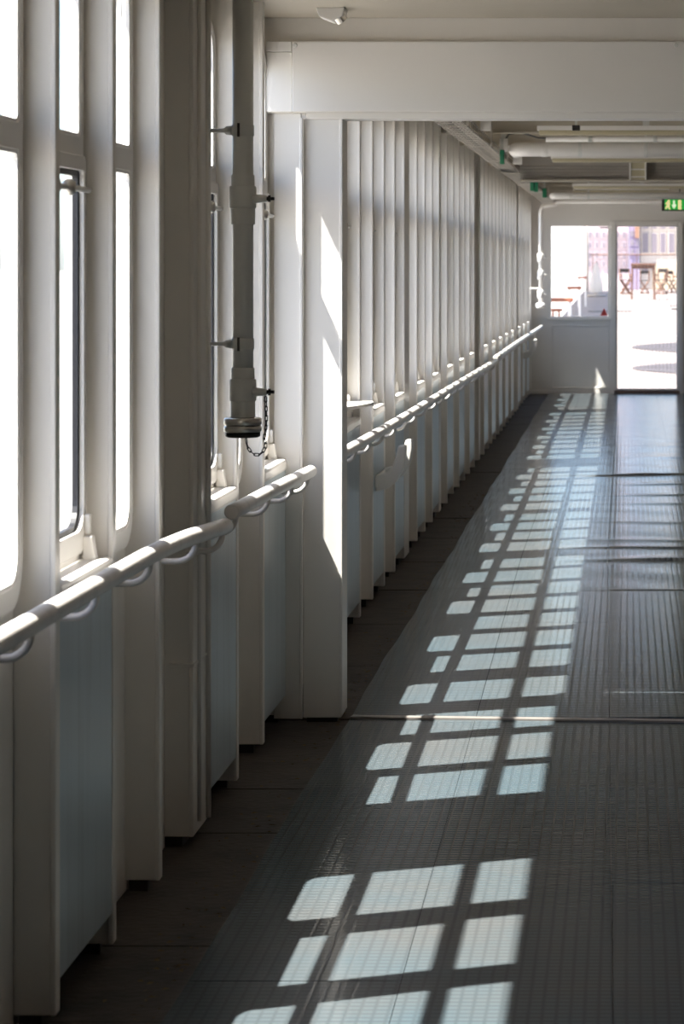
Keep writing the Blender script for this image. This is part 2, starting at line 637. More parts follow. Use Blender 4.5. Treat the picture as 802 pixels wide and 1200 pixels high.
# ------------------------------------------------------------------ floor, matting
fl = MB().box(-1.30, 2.3, YBACK, YEND + 0.3, -0.06, 0.0).build('floor', M['deck'])
tag(fl, 'dark dirty deck under the matting', 'floor', kind='structure')
yy = 3.6
j = 0
while yy < 31.9:
    ln = 0.60 if yy < 16 else 1.2
    y1 = min(yy + ln, 32.15)
    for (xa, xb) in ((-1.215, -0.88),):
        d = random.uniform(0, 0.004)
        o = MB().box(xa + random.uniform(0, .003), xb, yy + 0.001, y1 - random.uniform(0.001, 0.003), -0.002, 0.004 + d).build('deck_tile', M['deck2'], fl, 0.0015)
    yy = y1

XE = -0.915


def mat_height(x, y):
    z = 0.013
    if y > 12.5 and y < 24:
        a = min(1.0, max(0.0, (x + 0.45) / 0.6))
        for (yc, s, h) in ((13.75, 0.10, 0.011), (14.35, 0.07, 0.008), (14.75, 0.10, 0.010), (15.9, 0.09, 0.005), (17.2, 0.12, 0.008), (17.8, 0.10, 0.006),
                           (18.6, 0.10, 0.008), (19.35, 0.07, 0.020), (21.2, 0.12, 0.008), (22.6, 0.12, 0.006)):
            yq = yc + 0.10 * math.sin(2.1 * x + yc)
            z += a * h * math.exp(-((y - yq) / s) ** 2) * (0.75 + 0.25 * math.sin(3 * x + yc * 5))
        z += a * 0.0012 * (math.sin(y * 9.1 + 1.7 * math.sin(x * 3.0)) + 1)
    return z


def drift(x, y):
    if x < XE + 0.05:
        return x + 0.004 * math.sin(y * 2.3) + 0.002 * math.sin(y * 7.1)
    return x - 0.0085 * (min(y, 14.0) - 5.5)


matting = empty('rubber_matting', (0, 16, 0))
tag(matting, 'grey ribbed rubber matting running down the corridor in butted tiles', 'matting')
cols = [(XE, -0.468), (-0.468, -0.028), (-0.028, 0.412), (0.412, 0.852), (0.852, 1.292), (1.292, 1.732), (1.732, 2.2)]
seams = [[3.6, 5.68, 8.96, 12.6, 16.2, 20.0, 24.0, 28.0, 31.95], [3.4, 5.2, 7.45, 8.96, 11.4, 15.2, 19.35, 23.5, 27.6, 31.95]]
for ci, (xa, xb) in enumerate(cols):
    sl = seams[ci % 2] if ci < 2 else [s + (0.45 * ((ci * 37) % 5 - 2) if s not in (8.96, 31.95) and s > 4 else 0) for s in seams[ci % 2]]
    for si in range(len(sl) - 1):
        ya, yb = sl[si] + 0.0025, sl[si + 1] - 0.0025
        if ya > 8.9 and ya < 9.1:
            ya = 9.0
        lift = random.uniform(0, 0.0008)
        ny = max(4, int((yb - ya) / (0.045 if 12 < yb < 24.5 else 0.30)))
        nx = 8
        vs, fs = [], []
        for a in range(ny + 1):
            for b in range(nx + 1):
                y = ya + (yb - ya) * a / ny
                x0 = drift(xa, y) + (0.0008 if ci else 0)
                x1 = drift(xb, y) - 0.0008
                x = x0 + (x1 - x0) * b / nx
                e = 0.0
                vs.append((x, y, mat_height(x, y) + lift - e))
        top = len(vs)
        vs += [(p[0], p[1], 0.0) for p in vs]
        W = nx + 1
        for a in range(ny):
            for b in range(nx):
                q = a * W + b
                fs.append((q, q + 1, q + W + 1, q + W))
        rim = [b for b in range(nx)] + [nx + a * W for a in range(ny)] + [ny * W + b for b in range(nx, 0, -1)] + [a * W for a in range(ny, 0, -1)]
        for i in range(len(rim)):
            p, q = rim[i], rim[(i + 1) % len(rim)]
            fs.append((p, top + p, top + q, q))
        mb = MB()
        mb.add(vs, fs)
        o = mb.build('mat_tile', M['mat'])
        local(o, matting)
        for p in o.data.polygons:
            p.use_smooth = False

# metal joint strip across the corridor under the portal
t1 = MB().prism([(-0.91, 8.975), (2.2, 8.742), (2.2, 8.788), (-0.905, 9.015)], 'z', 0.012, 0.019).build('trim_1', M['alu'])
tag(t1, 'thin pale metal strip across the matting below the header', 'trim', kind='structure')

# dry litter along the edge of the matting
m = MB()
for i in range(420):
    y = 4.2 + 14 * random.random() ** 1.6
    x = XE - abs(random.gauss(0, 0.05)) - 0.018
    a = random.random() * 6.28
    l = random.uniform(0.003, 0.012)
    wv = Vector((math.cos(a), math.sin(a), 0)) * l
    nv = Vector((-math.sin(a), math.cos(a), 0)) * l * 0.35
    p = Vector((x, y, 0.009))
    m.add([p - wv, p + nv + Vector((0, 0, 0.003)), p + wv, p - nv], [(0, 1, 2), (0, 2, 3)])
lit = m.build('leaf_litter', M['litter'])
tag(lit, 'dry crumbs and leaf bits in the gutter along the matting edge', 'litter', kind='stuff')

# ------------------------------------------------------------------ ceiling, right wall, back wall
ce = empty('ceiling', (0.5, 8, CEIL))
tag(ce, 'cream painted deckhead over the corridor', 'ceiling', kind='structure')
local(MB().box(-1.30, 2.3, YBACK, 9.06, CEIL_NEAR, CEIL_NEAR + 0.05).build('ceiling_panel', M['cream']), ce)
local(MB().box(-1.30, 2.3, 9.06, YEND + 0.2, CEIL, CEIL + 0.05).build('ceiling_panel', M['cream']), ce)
for yb in (10.6, 12.2, 13.8, 15.2, 16.9, 18.6, 22.3, 23.9, 25.3, 26.4, 27.9, 29.6, 31.2):
    local(MB().box(-1.2, 2.25, yb, yb + 0.012, 2.33, CEIL).box(-1.2, 2.25, yb - 0.03, yb + 0.042, 2.322, 2.332).build('deck_beam', M['cream'], None), ce)
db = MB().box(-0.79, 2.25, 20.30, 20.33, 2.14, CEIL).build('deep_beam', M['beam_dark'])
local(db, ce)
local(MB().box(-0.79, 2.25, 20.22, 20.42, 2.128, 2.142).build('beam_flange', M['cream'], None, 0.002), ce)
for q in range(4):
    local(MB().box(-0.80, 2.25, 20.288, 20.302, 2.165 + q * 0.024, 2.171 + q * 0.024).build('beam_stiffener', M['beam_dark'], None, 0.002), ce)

wr = tag(MB().box(2.25, 2.35, YBACK, YEND + 0.2, 0, CEIL + 0.02).build('wall_right', M['panel']), 'plain wood-panelled inner wall on the right of the corridor', 'wall', kind='structure')
wb = tag(MB().box(-1.30, 2.35, YBACK - 0.1, YBACK, 0, CEIL + 0.02).build('wall_back', M['white']), 'plain white wall closing the corridor behind', 'wall', kind='structure')

# ------------------------------------------------------------------ portal at 9 m: header, column
po = tag(empty('trim_2', (-1.0, 8.95, 0)), 'white column and deep flat header forming a portal across the corridor', 'portal', kind='structure')
YC = 8.95
local(MB().box(-1.09, 2.25, 8.885, 8.93, 2.003, 2.232).build('header_panel', M['white2'], None, 0.003), po)
local(MB().box(-1.2, 2.25, 8.91, 9.055, 2.0, CEIL_NEAR + 0.002).build('header_back', M['white']), po)
local(MB().box(-1.175, -1.092, 8.893, 8.93, 2.003, 2.197).build('header_end_block', M['white2'], None, 0.002), po)
local(MB().box(-1.175, -1.092, 8.885, 8.93, 2.199, 2.232).build('header_end_cap', M['white2'], None, 0.002), po)
local(MB().box(-1.05, 2.25, 8.935, 9.06, 1.982, 2.004).build('header_flange', M['white2'], None, 0.002), po)
for xs in (-1.08, 0.16, 1.4):
    s = MB().rev([(0.0075, 0), (0.0075, -0.002), (0.0055, -0.004)], (xs, 8.885, 2.219), 'y', 16).build('screw', M['pipe'], None, 0, False)
    local(s, po)
local(MB().box(-1.062, -0.937, 8.95, 9.09, 0.02, 1.983).build('column', M['white2'], None, 0.003), po)
local(MB().box(-0.942, -0.932, 8.945, 9.095, 0.03, 1.983).build('column_edge', M['white2'], None, 0.002), po)
local(MB().box(-1.155, -1.066, 8.929, 8.949, 0.02, 2.0).build('column_plate', M['white2'], None, 0.002), po)
local(MB().box(-1.070, -1.061, 8.924, 8.934, 0.02, 1.985).build('column_bead', M['white2'], None, 0.002), po)
local(MB().box(-1.05, -0.95, 8.96, 9.08, 0.0, 0.022).build('column_foot', M['dark']), po)
local(MB().box(-1.06, -0.94, 9.09, 9.12, 0.03, 1.98).build('column_back', M['white2']), po)

# small sensor/lamp under the near ceiling
sp = empty('spotlight', (-0.93, 8.60, CEIL_NEAR))
tag(sp, 'small white spotlight under the ceiling in front of the header', 'lamp')
local(MB().prism([(-0.975, 2.312), (-0.885, 2.312), (-0.89, 2.285), (-0.925, 2.268), (-0.965, 2.283)], 'y', 8.55, 8.66).build('housing', M['white2'], None, 0.003), sp)
lh = Matrix.Rotation(0.5, 4, 'Y')
m = MB().rev([(0.018, 0), (0.018, -0.03), (0.014, -0.031), (0.014, -0.02)], (0, 0, 0), 'z', 16)
o = m.build('lamp_head', M['steel'], None)
o.location = (-0.91, 8.57, 2.293)
o.rotation_euler = (0.3, -0.6, 0)
local(o, sp)

# ------------------------------------------------------------------ handrails
def handrail(name, pts, posts, label, cap0=True):
    root = empty(name, pts[0])
    tag(root, label, 'handrail', 'handrails along the left wall')
    P = [Vector(p) for p in pts]
    fine = []
    for i in range(len(P) - 1):
        for q in range(6):
            fine.append(P[i].lerp(P[i + 1], q / 6))
    fine.append(P[-1])
    # soften the corners
    for _ in range(2):
        fine = [fine[0]] + [(fine[i - 1] + fine[i] * 2 + fine[i + 1]) / 4 for i in range(1, len(fine) - 1)] + [fine[-1]]
    R = 0.0205
    d0 = (fine[1] - fine[0]).normalized()
    d1 = (fine[-1] - fine[-2]).normalized()
    path = [fine[0], fine[0] + d0 * 0.006] + fine[1:-1] + [fine[-1] - d1 * 0.006, fine[-1]]
    rad = [R - 0.004, R] + [R] * (len(path) - 4) + [R, R - 0.004]
    local(MB().tube(path, rad, 20).build('rail', M['rail'], None, 0, True), root)

    def at(y):
        for a, b in zip(fine, fine[1:]):
            if a.y <= y <= b.y:
                return a.lerp(b, (y - a.y) / max(1e-6, b.y - a.y))
        return None
    for y in posts:
        p = at(y)
        if p is None:
            continue
        zb = p.z - 0.062
        xw = XP - 0.004
        br = [(xw, y, zb)]
        rr = min(0.045, abs(p.x - xw) - 0.01)
        br += [(p.x - rr, y, zb)]
        br += [tuple(q) for q in arc((p.x - rr, y, zb + rr), rr, -80, 0, 6)]
        br += [(p.x, y, p.z - 0.012)]
        b = MB().tube(br, 0.0075, 10).build('bracket', M['rail'], None, 0, True)
        local(b, root)
    return root


bry = [(p0 + p1) / 2 for p0, p1 in POSTS]
handrail('handrail', [(-1.045, 3.4, 0.878), (-1.042, 4.6, 0.877), (-1.038, 6.0, 0.872), (-1.034, 6.4, 0.862), (-1.026, 6.98, 0.836)], [y for y in bry if y < 6.9] + [6.93],
         'painted tubular handrail nearest the lens, sloping to a lower end at the broad dark post')
handrail('handrail', [(-1.022, 7.06, 0.864), (-1.030, 8.0, 0.848), (-1.030, 8.895, 0.832)], [7.14] + [y for y in bry if 7.3 < y < 8.8] + [8.80],
         'short tubular handrail with cut ends between broad dark post and white column')
handrail('handrail', [(-1.026, 9.10, 0.832), (-1.018, 12, 0.812), (-1.010, 16.4, 0.796), (-1.002, 20.85, 0.775)], [y for y in bry if 9.2 < y < 20.8],
         'long tubular handrail striped with sun, starting behind the white column')
handrail('handrail', [(-1.006, 20.95, 0.797), (-1.006, 25, 0.80), (-0.99, 31.6, 0.80)], [y for y in bry if y > 21],
         'farthest tubular handrail ending at the far wall')

# ------------------------------------------------------------------ hanging fire pipe
PX, PY = -1.018, 7.235


def zpx(y, Y):
    return 1.5 + (312 - y) * Y / F


fp = empty('fire_pipe', (PX, PY, zpx(488, PY)))
tag(fp, 'grey drop pipe with steel hose cap and chain hanging before the windows', 'pipe')
R = 0.0275
zb = zpx(487, PY)
local(MB().rev([(R, zb), (R, CEIL_NEAR + 0.02)], (PX, PY, 0), 'z', 28).build('pipe', M['pipe'], None, 0, True), fp)


def coupling(zc, label):
    body = MB().rev([(0.031, zpx(zc - 28, PY)), (0.031, zpx(zc - 15, PY))], (PX, PY, 0), 'z', 28) \
        .rev([(0.035, zpx(zc + 11, PY)), (0.0358, zpx(zc + 9, PY)), (0.0358, zpx(zc - 13, PY)), (0.0345, zpx(zc - 15, PY))], (PX, PY, 0), 'z', 28) \
        .rev([(0.0325, zpx(zc + 30, PY)), (0.0325, zpx(zc + 11, PY))], (PX, PY, 0), 'z', 28).build('coupling', M['pipe'], None, 0.001, True)
    local(body, fp)
    z = zpx(zc, PY)
    arm = MB().tube([(PX + 0.03, PY - 0.015, z), (PX + 0.055, PY - 0.02, z), (PX + 0.066, PY - 0.02, z)], [0.012, 0.010, 0.009], 12).build('coupling_lug', M['pipe'], body, 0, True)
    bl = MB().rev([(0.006, 0), (0.006, 0.006), (0.010, 0.006), (0.010, 0.012), (0.005, 0.012), (0.005, 0.022)], (PX + 0.064, PY - 0.02, z), 'x', 6).build('bolt', M['dark'], body)
    return body


coupling(233, 'upper')
coupling(459, 'lower')
for zc in (153, 403):
    z = zpx(zc, PY)
    cl = MB().rev([(0.030, z - 0.015), (0.030, z + 0.015)], (PX, PY, 0), 'z', 28).build('clamp', M['pipe'], None, 0.002, True)
    local(cl, fp)
    MB().tube([(PX - 0.03, PY, z), (PX - 0.045, PY + 0.0, z), (PX - 0.05, PY, z), (XP - 0.002, PY + 0.0, z)], [0.013, 0.011, 0.0055, 0.0055], 10).build('clamp_arm', M['pipe'], cl, 0, True)
    MB().box(PX - 0.010, PX - 0.004, PY - 0.037, PY - 0.030, z - 0.018, z + 0.018).build('clamp_bolt', M['dark'], cl)
z0 = zpx(512, PY)
local(MB().rev([(0.032, z0 + 0.050), (0.032, z0 + 0.060)], (PX, PY, 0), 'z', 28).build('seal_ring', M['rubber'], None, 0, True), fp)
local(MB().rev([(0.045, z0 + 0.031), (0.050, z0 + 0.034), (0.050, z0 + 0.047), (0.047, z0 + 0.051), (0.032, z0 + 0.051)], (PX, PY, 0), 'z', 40).build('hose_coupling', M['steel'], None, 0, True), fp)
local(MB().rev([(0.045, z0 + 0.013), (0.050, z0 + 0.015), (0.050, z0 + 0.026), (0.047, z0 + 0.030), (0.044, z0 + 0.031)], (PX, PY, 0), 'z', 40).build('cap_ring', M['steel'], None, 0, True), fp)
local(MB().rev([(0.040, z0 - 0.001), (0.046, z0 + 0.002), (0.046, z0 + 0.013)], (PX, PY, 0), 'z', 40).build('cap', M['dark'], None, 0, True), fp)
# chain: from the lower lug down past the cap and back under it
ch = empty('chain')
ch.parent = fp
ch.matrix_parent_inverse = Matrix.Translation(-Vector(fp.location))
zl = zpx(462, PY)
ctrl = [(PX + 0.064, PY - 0.03, zl - 0.006), (PX + 0.067, PY - 0.035, zl - 0.07), (PX + 0.064, PY - 0.05, zl - 0.11), (PX + 0.066, PY - 0.045, zl - 0.135), (PX + 0.052, PY - 0.045, zl - 0.155),
        (PX + 0.034, PY - 0.04, zl - 0.155), (PX + 0.018, PY - 0.035, zl - 0.138), (PX + 0.012, PY - 0.03, z0 + 0.002)]
ctrl = [Vector(p) for p in ctrl]
dense = []
for i in range(len(ctrl) - 1):
    p0 = ctrl[max(0, i - 1)]
    p1, p2 = ctrl[i], ctrl[i + 1]
    p3 = ctrl[min(len(ctrl) - 1, i + 2)]
    for q in range(12):
        t = q / 12
        dense.append(0.5 * ((2 * p1) + (p2 - p0) * t + (2 * p0 - 5 * p1 + 4 * p2 - p3) * t * t + (3 * p1 - p0 - 3 * p2 + p3) * t ** 3))
dense.append(ctrl[-1])
acc, targets = 0, []
STEP = 0.0125
for a, b in zip(dense, dense[1:]):
    l = (b - a).length
    while acc + l >= STEP * (len(targets) + 1) - STEP / 2:
        t = (STEP * (len(targets) + 1) - STEP / 2 - acc) / l
        targets.append((a.lerp(b, t), (b - a).normalized()))
    acc += l
lk = []
for i in range(12):
    a = 2 * math.pi * i / 12
    lk.append((0.0035 * math.cos(a), 0, 0.0035 * math.sin(a) + (0.0045 if math.sin(a) > 0 else -0.0045)))
mb = MB()
n = len(lk)
vs, fs = [], []
for i in range(n):
    p = Vector(lk[i])
    t = (Vector(lk[(i + 1) % n]) - Vector(lk[i - 1])).normalized()
    u = Vector((0, 1, 0))
    v = t.cross(u)
    for k in range(6):
        a = 2 * math.pi * k / 6
        vs.append(p + (u * math.cos(a) + v * math.sin(a)) * 0.0014)
for i in range(n):
    for k in range(6):
        k2 = (k + 1) % 6
        fs.append((i * 6 + k, i * 6 + k2, ((i + 1) % n) * 6 + k2, ((i + 1) % n) * 6 + k))
mb.add(vs, fs)
link_me = mb.mesh('link', M['dark'])
for p in link_me.polygons:
    p.use_smooth = True
for i, (p, t) in enumerate(targets):
    o = bpy.data.objects.new('link', link_me)
    COL.objects.link(o)
    o.parent = ch
    q = t.to_track_quat('Z', 'Y').to_matrix().to_4x4() @ Matrix.Rotation(0.3 + (math.pi / 2.6 if i % 2 else 0), 4, 'Z')
    o.matrix_local = Matrix.Translation(p) @ q

# ------------------------------------------------------------------ hose saddles under the rail, little shelf
def saddle(y, label):
    root = empty('hose_rack', (XP, y, 0.62))
    tag(root, label, 'hose rack', 'hose racks on the wall')
    local(MB().box(XP - 0.001, XP + 0.010, y - 0.24, y + 0.24, 0.52, 0.57).build('back_bar', M['white2'], None, 0.003), root)
    for yo in (-0.2, 0.2):
        inner = [(XP, 0.575), (-1.065, 0.585), (-1.038, 0.615), (-1.022, 0.66), (-1.014, 0.705)]
        outer = [(-0.978, 0.708), (-0.980, 0.66), (-0.992, 0.60), (-1.02, 0.545), (-1.06, 0.515), (XP, 0.50)]
        local(MB().prism(inner + outer, 'y', y + yo - 0.028, y + yo + 0.028).build('hook', M['white2'], None, 0.008), root)
    return root


saddle(12.32, 'white two-hooked hose rack under the handrail just beyond the white column')
saddle(29.6, 'white two-hooked hose rack under the handrail by the far wall')

sh = empty('wall_shelf', (XP, 11.0, 1.0))
tag(sh, 'small white wedge shelf above the ledge just beyond the white column', 'shelf')
local(MB().prism([(XF - 0.01, 10.87), (-1.120, 10.87), (-1.055, 11.22), (-1.05, 11.32), (-1.06, 11.38), (XF - 0.01, 11.38)], 'z', 0.924, 0.938).build('shelf_board', M['white2'], None, 0.003), sh)
local(MB().prism([(XF, 0.872), (XF, 0.926), (-1.11, 0.926)], 'y', 11.33, 11.345).build('shelf_support', M['white2'], None, 0.001), sh)

# ------------------------------------------------------------------ cable tray
ct = empty('cable_tray', (-0.88, 20, 2.23))
tag(ct, 'pale wire cable tray with cables running high along the left wall', 'cable tray')
xa, xb, zt, ya, yb = -0.955, -0.825, 2.222, 9.3, 31.3
m = MB()
for x in (xa, xa + 0.043, xa + 0.087, xb):
    m.tube([(x, ya, zt), (x, yb, zt)], 0.0035, 6)
for x in (xa, xb):
    m.tube([(x, ya, zt + 0.045), (x, yb, zt + 0.045)], 0.0035, 6)
local(m.build('tray_wire', M['wire']), ct)
rung_me = MB().tube([(xa, 0, zt + 0.047), (xa, 0, zt - 0.005), (xb, 0, zt - 0.005), (xb, 0, zt + 0.047)], 0.0045, 5).mesh('tray_rung', M['beam_dark'])
y = ya
while y < yb:
    o = bpy.data.objects.new('tray_rung', rung_me)
    COL.objects.link(o)
    o.location.y = y
    local(o, ct)
    y += 0.20
for i in range(6):
    x = xa + 0.014 + i * 0.0205
    r = (0.0100, 0.0092, 0.0075, 0.0102, 0.0090, 0.0098)[i]
    pts = [(x + 0.003 * math.sin(yy * 1.3 + i), yy, zt + 0.002 + r) for yy in [ya + (yb - ya) * q / 40 for q in range(41)]]
    local(MB().tube(pts, r, 6).build('cable', M['cable'] if i != 2 else M['grey_cable'], None, 0, True), ct)
for y in (10.5, 13.9, 16.3, 18.5, 20.9, 23.9, 26.4, 28.3, 30.8):
    local(MB().box(xa - 0.005, xb + 0.02, y, y + 0.03, zt - 0.009, zt - 0.003).box(xb + 0.008, xb + 0.02, y, y + 0.03, zt - 0.009, CEIL - 0.08).build('tray_hanger', M['wire'], None, 0.001), ct)

# ------------------------------------------------------------------ ceiling services
def px(x, Y):
    return (x - 735) * Y / F


def pipe_x(name, x0, Y, z, r, label, clamps=(), m='white2', elbow=True, to=2.24):
    root = empty(name, (x0, Y, z))
    tag(root, label, 'pipe', 'pipes under the deckhead')
    pts = []
    if elbow:
        pts += [(x0, Y + 2.2 * r, CEIL - 0.02 if False else z + 0.0)]
        pts = [tuple(q) for q in arc((x0 + 2.2 * r, Y + 2.2 * r, z), 2.2 * r, 180, 270, 6, 'xy')]
        pts = [(x0, Y + 2.2 * r + 0.12, z)] + pts
    else:
        pts = [(x0, Y, z)]
    pts += [(to, Y, z)]
    local(MB().tube(pts, r, 20).build('pipe', M[m], None, 0, True), root)
    for xc in clamps:
        b = MB().rev([(r + 0.004, -0.012), (r + 0.004, 0.012)], (xc, Y, z), 'x', 20).box(xc - 0.008, xc + 0.008, Y - 0.006, Y + 0.006, z + r, CEIL).build('clamp', M['pipe'], None, 0.001)
        local(b, root)
    if r > 0.03:
        local(MB().rev([(r + 0.003, -0.02), (r + 0.003, 0.02)], (x0 + 2.2 * r + 0.09, Y, z), 'x', 20).build('sleeve', M[m], None, 0.001, True), root)
    return root


pipe_x('ceiling_pipe', px(604, 18.0), 18.0, 2.270, 0.047, 'thick white pipe crossing under the ceiling before the deep beam', (px(680, 18.0), px(757, 18)))
pipe_x('ceiling_pipe', px(640, 17.2), 17.2, 2.300, 0.017, 'thin white pipe just in front of the thick ceiling pipe', (px(692, 17.2), px(768, 17.2)), elbow=False)
pipe_x('ceiling_pipe', px(648, 27.3), 27.3, 2.205, 0.034, 'white pipe crossing under the ceiling beyond the deep beam', (px(690, 27.3),))
pipe_x('ceiling_pipe', px(640, 31.2), 31.2, 2.238, 0.022, 'thin white pipe crossing above the far door', (), elbow=False)


def light_fix(x0, x1, Y, z, h, label):
    root = empty('ceiling_light', ((x0 + x1) / 2, Y, z))
    tag(root, label, 'lamp', 'unlit strip lamps under the deckhead')
    local(MB().box(x0, x1, Y - 0.05, Y + 0.05, z + h * 0.5, z + h).build('lamp_base', M['white2'], None, 0.003), root)
    local(MB().box(x0 + 0.01, x1 - 0.01, Y - 0.045, Y + 0.045, z, z + h * 0.52).build('diffuser', M['diffuser'], None, 0.008), root)
    local(MB().box((x0 + x1) / 2 - 0.02, (x0 + x1) / 2 + 0.02, Y - 0.01, Y + 0.01, z + h, CEIL).build('lamp_hanger', M['pipe']), root)
    return root


light_fix(px(630, 16.3), px(630, 16.3) + 1.3, 16.3, 2.282, 0.055, 'long yellowed strip lamp nearest the header under the ceiling')
light_fix(px(646, 19.5), px(646, 19.5) + 1.3, 19.5, 2.243, 0.05, 'long strip lamp just in front of the deep beam')
light_fix(px(671, 25.5), px(671, 25.5) + 1.3, 25.5, 2.222, 0.05, 'long strip lamp just beyond the deep beam')
light_fix(px(672, 28.4), px(672, 28.4) + 1.0, 28.4, 2.265, 0.05, 'strip lamp farthest down the corridor before the far door')

# bulkhead lamp on the deep beam
bl = empty('bulkhead_lamp', (px(748, 20.25), 20.25, 2.2))
tag(bl, 'small white box lamp fixed on the deep ceiling beam', 'lamp')
xa, xb = px(738.5, 20.2), px(757.5, 20.2)
za, zb = zpx(210, 20.2), zpx(187, 20.2)
local(MB().box(xa, xb, 20.20, 20.30, za, zb).build('lamp_box', M['diffuser'], None, 0.006), bl)
local(MB().box(xa - 0.004, xa + 0.010, 20.185, 20.30, za - 0.004, zb + 0.002).build('guard_bar', M['white2'], None, 0.003), bl)
local(MB().box(xb - 0.010, xb + 0.004, 20.185, 20.30, za - 0.004, zb + 0.002).build('guard_bar', M['white2'], None, 0.003), bl)
for q in range(3):
    z = za + (zb - za) * (0.12 + 0.38 * q)
    local(MB().box(xa, xb, 20.185, 20.20, z - 0.005, z + 0.005).build('guard_bar', M['white2'], None, 0.002), bl)
local(MB().box(xa - 0.006, xb + 0.006, 20.18, 20.30, zb, zb + 0.01).build('lamp_top', M['white2'], None, 0.003), bl)

# junction boxes and green tags beside the tray
for (x, Y, z, sx, sz, lab) in ((px(570, 15.0), 15.0, 2.29, 0.055, 0.09, 'grey junction box beside the cable tray, first beyond the header'),
                               (px(591, 17.6), 17.6, 2.28, 0.05, 0.08, 'grey junction box beside the cable tray near the thick pipe elbow'),
                               (px(607, 19.4), 19.4, 2.27, 0.06, 0.09, 'grey junction box beside the cable tray just before the deep beam')):
    jb = empty('junction_box', (x, Y, z))
    tag(jb, lab, 'box', 'junction boxes beside the tray')
    local(MB().box(x - sx / 2, x + sx / 2, Y - 0.03, Y + 0.03, z - sz / 2, z + sz / 2).build('box_body', M['cream'], None, 0.004), jb)
    local(MB().box(x - sx / 2 - .003, x + sx / 2 + .003, Y - 0.038, Y - 0.028, z - sz / 2 - .003, z + sz / 2 + .003).build('box_lid', M['white2'], None, 0.003), jb)
    local(MB().box(x - 0.012, x + 0.012, Y, Y + 0.012, z + sz / 2, CEIL).build('box_hanger', M['pipe']), jb)
    pts = [(x + 0.01, Y, z + sz / 2), (x + 0.03, Y, z + sz / 2 + 0.03), (x + 0.10, Y + 0.03, z + sz / 2 + 0.045), (x + 0.22, Y + 0.06, z + 0.05), (x + 0.34, Y + 0.08, z + 0.04)]
    local(MB().tube(pts, 0.006, 8).build('cable', M['grey_cable'], None, 0, True), jb)
for (x, y, Y, lab) in ((588.5, 184, 17.2, 'green plastic block beside the cable tray before the deep beam'),
                       (624, 217.5, 22.7, 'green plastic block beside the cable tray, nearest beyond the deep beam'),
                       (628.5, 219, 23.6, 'green plastic block close behind another beyond the deep beam'),
                       (638.5, 226, 26.1, 'farthest green plastic block beside the cable tray')):
    X, z = px(x, Y), zpx(y, Y)
    gb = empty('sensor_block', (X, Y, z))
    tag(gb, lab, 'sensor', 'green blocks beside the tray')
    w2 = 0.016 * Y / 20
    local(MB().box(X - w2, X + w2, Y, Y + 0.05, z - 0.045, z + 0.045).build('block_body', M['green'], None, 0.004), gb)
    local(MB().box(X - 0.008, X + 0.008, Y + 0.02, Y + 0.035, z + 0.04, CEIL).build('block_hanger', M['pipe']), gb)

# exit sign
YS = 28.6
ex = empty('exit_sign', (px(790, YS), YS, zpx(248, YS)))
tag(ex, 'lit green exit sign with down arrow hanging before the far door', 'sign')
xa, xb = px(776, YS), px(810, YS)
za, zb = zpx(247, YS), zpx(232.5, YS)
local(MB().box(xa, xb, YS, YS + 0.05, za, zb).build('sign_housing', M['dark'], None, 0.004), ex)
local(MB().box(xa + 0.03, xb - 0.005, YS - 0.004, YS, za + 0.012, zb - 0.012).build('sign_face', M['sign_green']), ex)


def sign_poly(name, poly, m):
    q = [(px(x, YS), zpx(y, YS)) for x, y in poly]
    local(MB().prism(q, 'y', YS - 0.007, YS - 0.003).build(name, m), ex)


sign_poly('running_figure', [(783.2, 234.2), (785.2, 234.2), (785.4, 236), (784.6, 237), (786, 239), (785, 240), (784.8, 242), (786, 245.6), (784.4, 245.6), (783.2, 242.2), (781.4, 244.8), (779.6, 245.0), (781.8, 241), (782.2, 238.4), (780.6, 239.4), (780.2, 238.2), (782.4, 236.6), (782.8, 236)], M['sign_lit'])
sign_poly('down_arrow', [(789.4, 235), (791.2, 235), (791.2, 240), (793.2, 240), (790.3, 244.8), (787.4, 240), (789.4, 240)], M['sign_arrow'])
sign_poly('door_symbol', [(795.2, 234.4), (798.8, 234.4), (798.8, 245.4), (795.2, 245.4)], M['sign_lit'])
for xx in (777.5, 797):
    local(MB().tube([(px(xx, YS), YS + 0.025, zb), (px(xx, YS), YS + 0.025, CEIL)], 0.006, 8).build('hanging_rod', M['dark']), ex)
local(MB().tube([(px(788, YS), YS + 0.03, zb), (px(789, YS), YS + 0.03, zb + 0.04), (px(792, YS), YS + 0.03, zb + 0.06), (px(797, YS), YS + 0.03, zb + 0.02)], 0.004, 8).build('feed_cable', M['grey_cable'], None, 0, True), ex)

# dark sensor and little hangers seen near the first strip lamp
sn = empty('camera_dome', (px(675, 16.0), 16.0, 2.34))
tag(sn, 'small black sensor under the ceiling above the first strip lamp', 'sensor')
local(MB().box(px(671, 16), px(680, 16), 15.97, 16.03, zpx(153, 16), zpx(147, 16)).build('sensor_body', M['dark'], None, 0.003), sn)
local(MB().box(px(674, 16), px(677, 16), 15.99, 16.01, zpx(147, 16), CEIL).build('sensor_stem', M['pipe']), sn)

# ------------------------------------------------------------------ far wall: window, door
YW = YEND
def fx(x):
    return (x - 735) * YW / F
def fz(y):
    return 1.5 + (312 - y) * YW / F


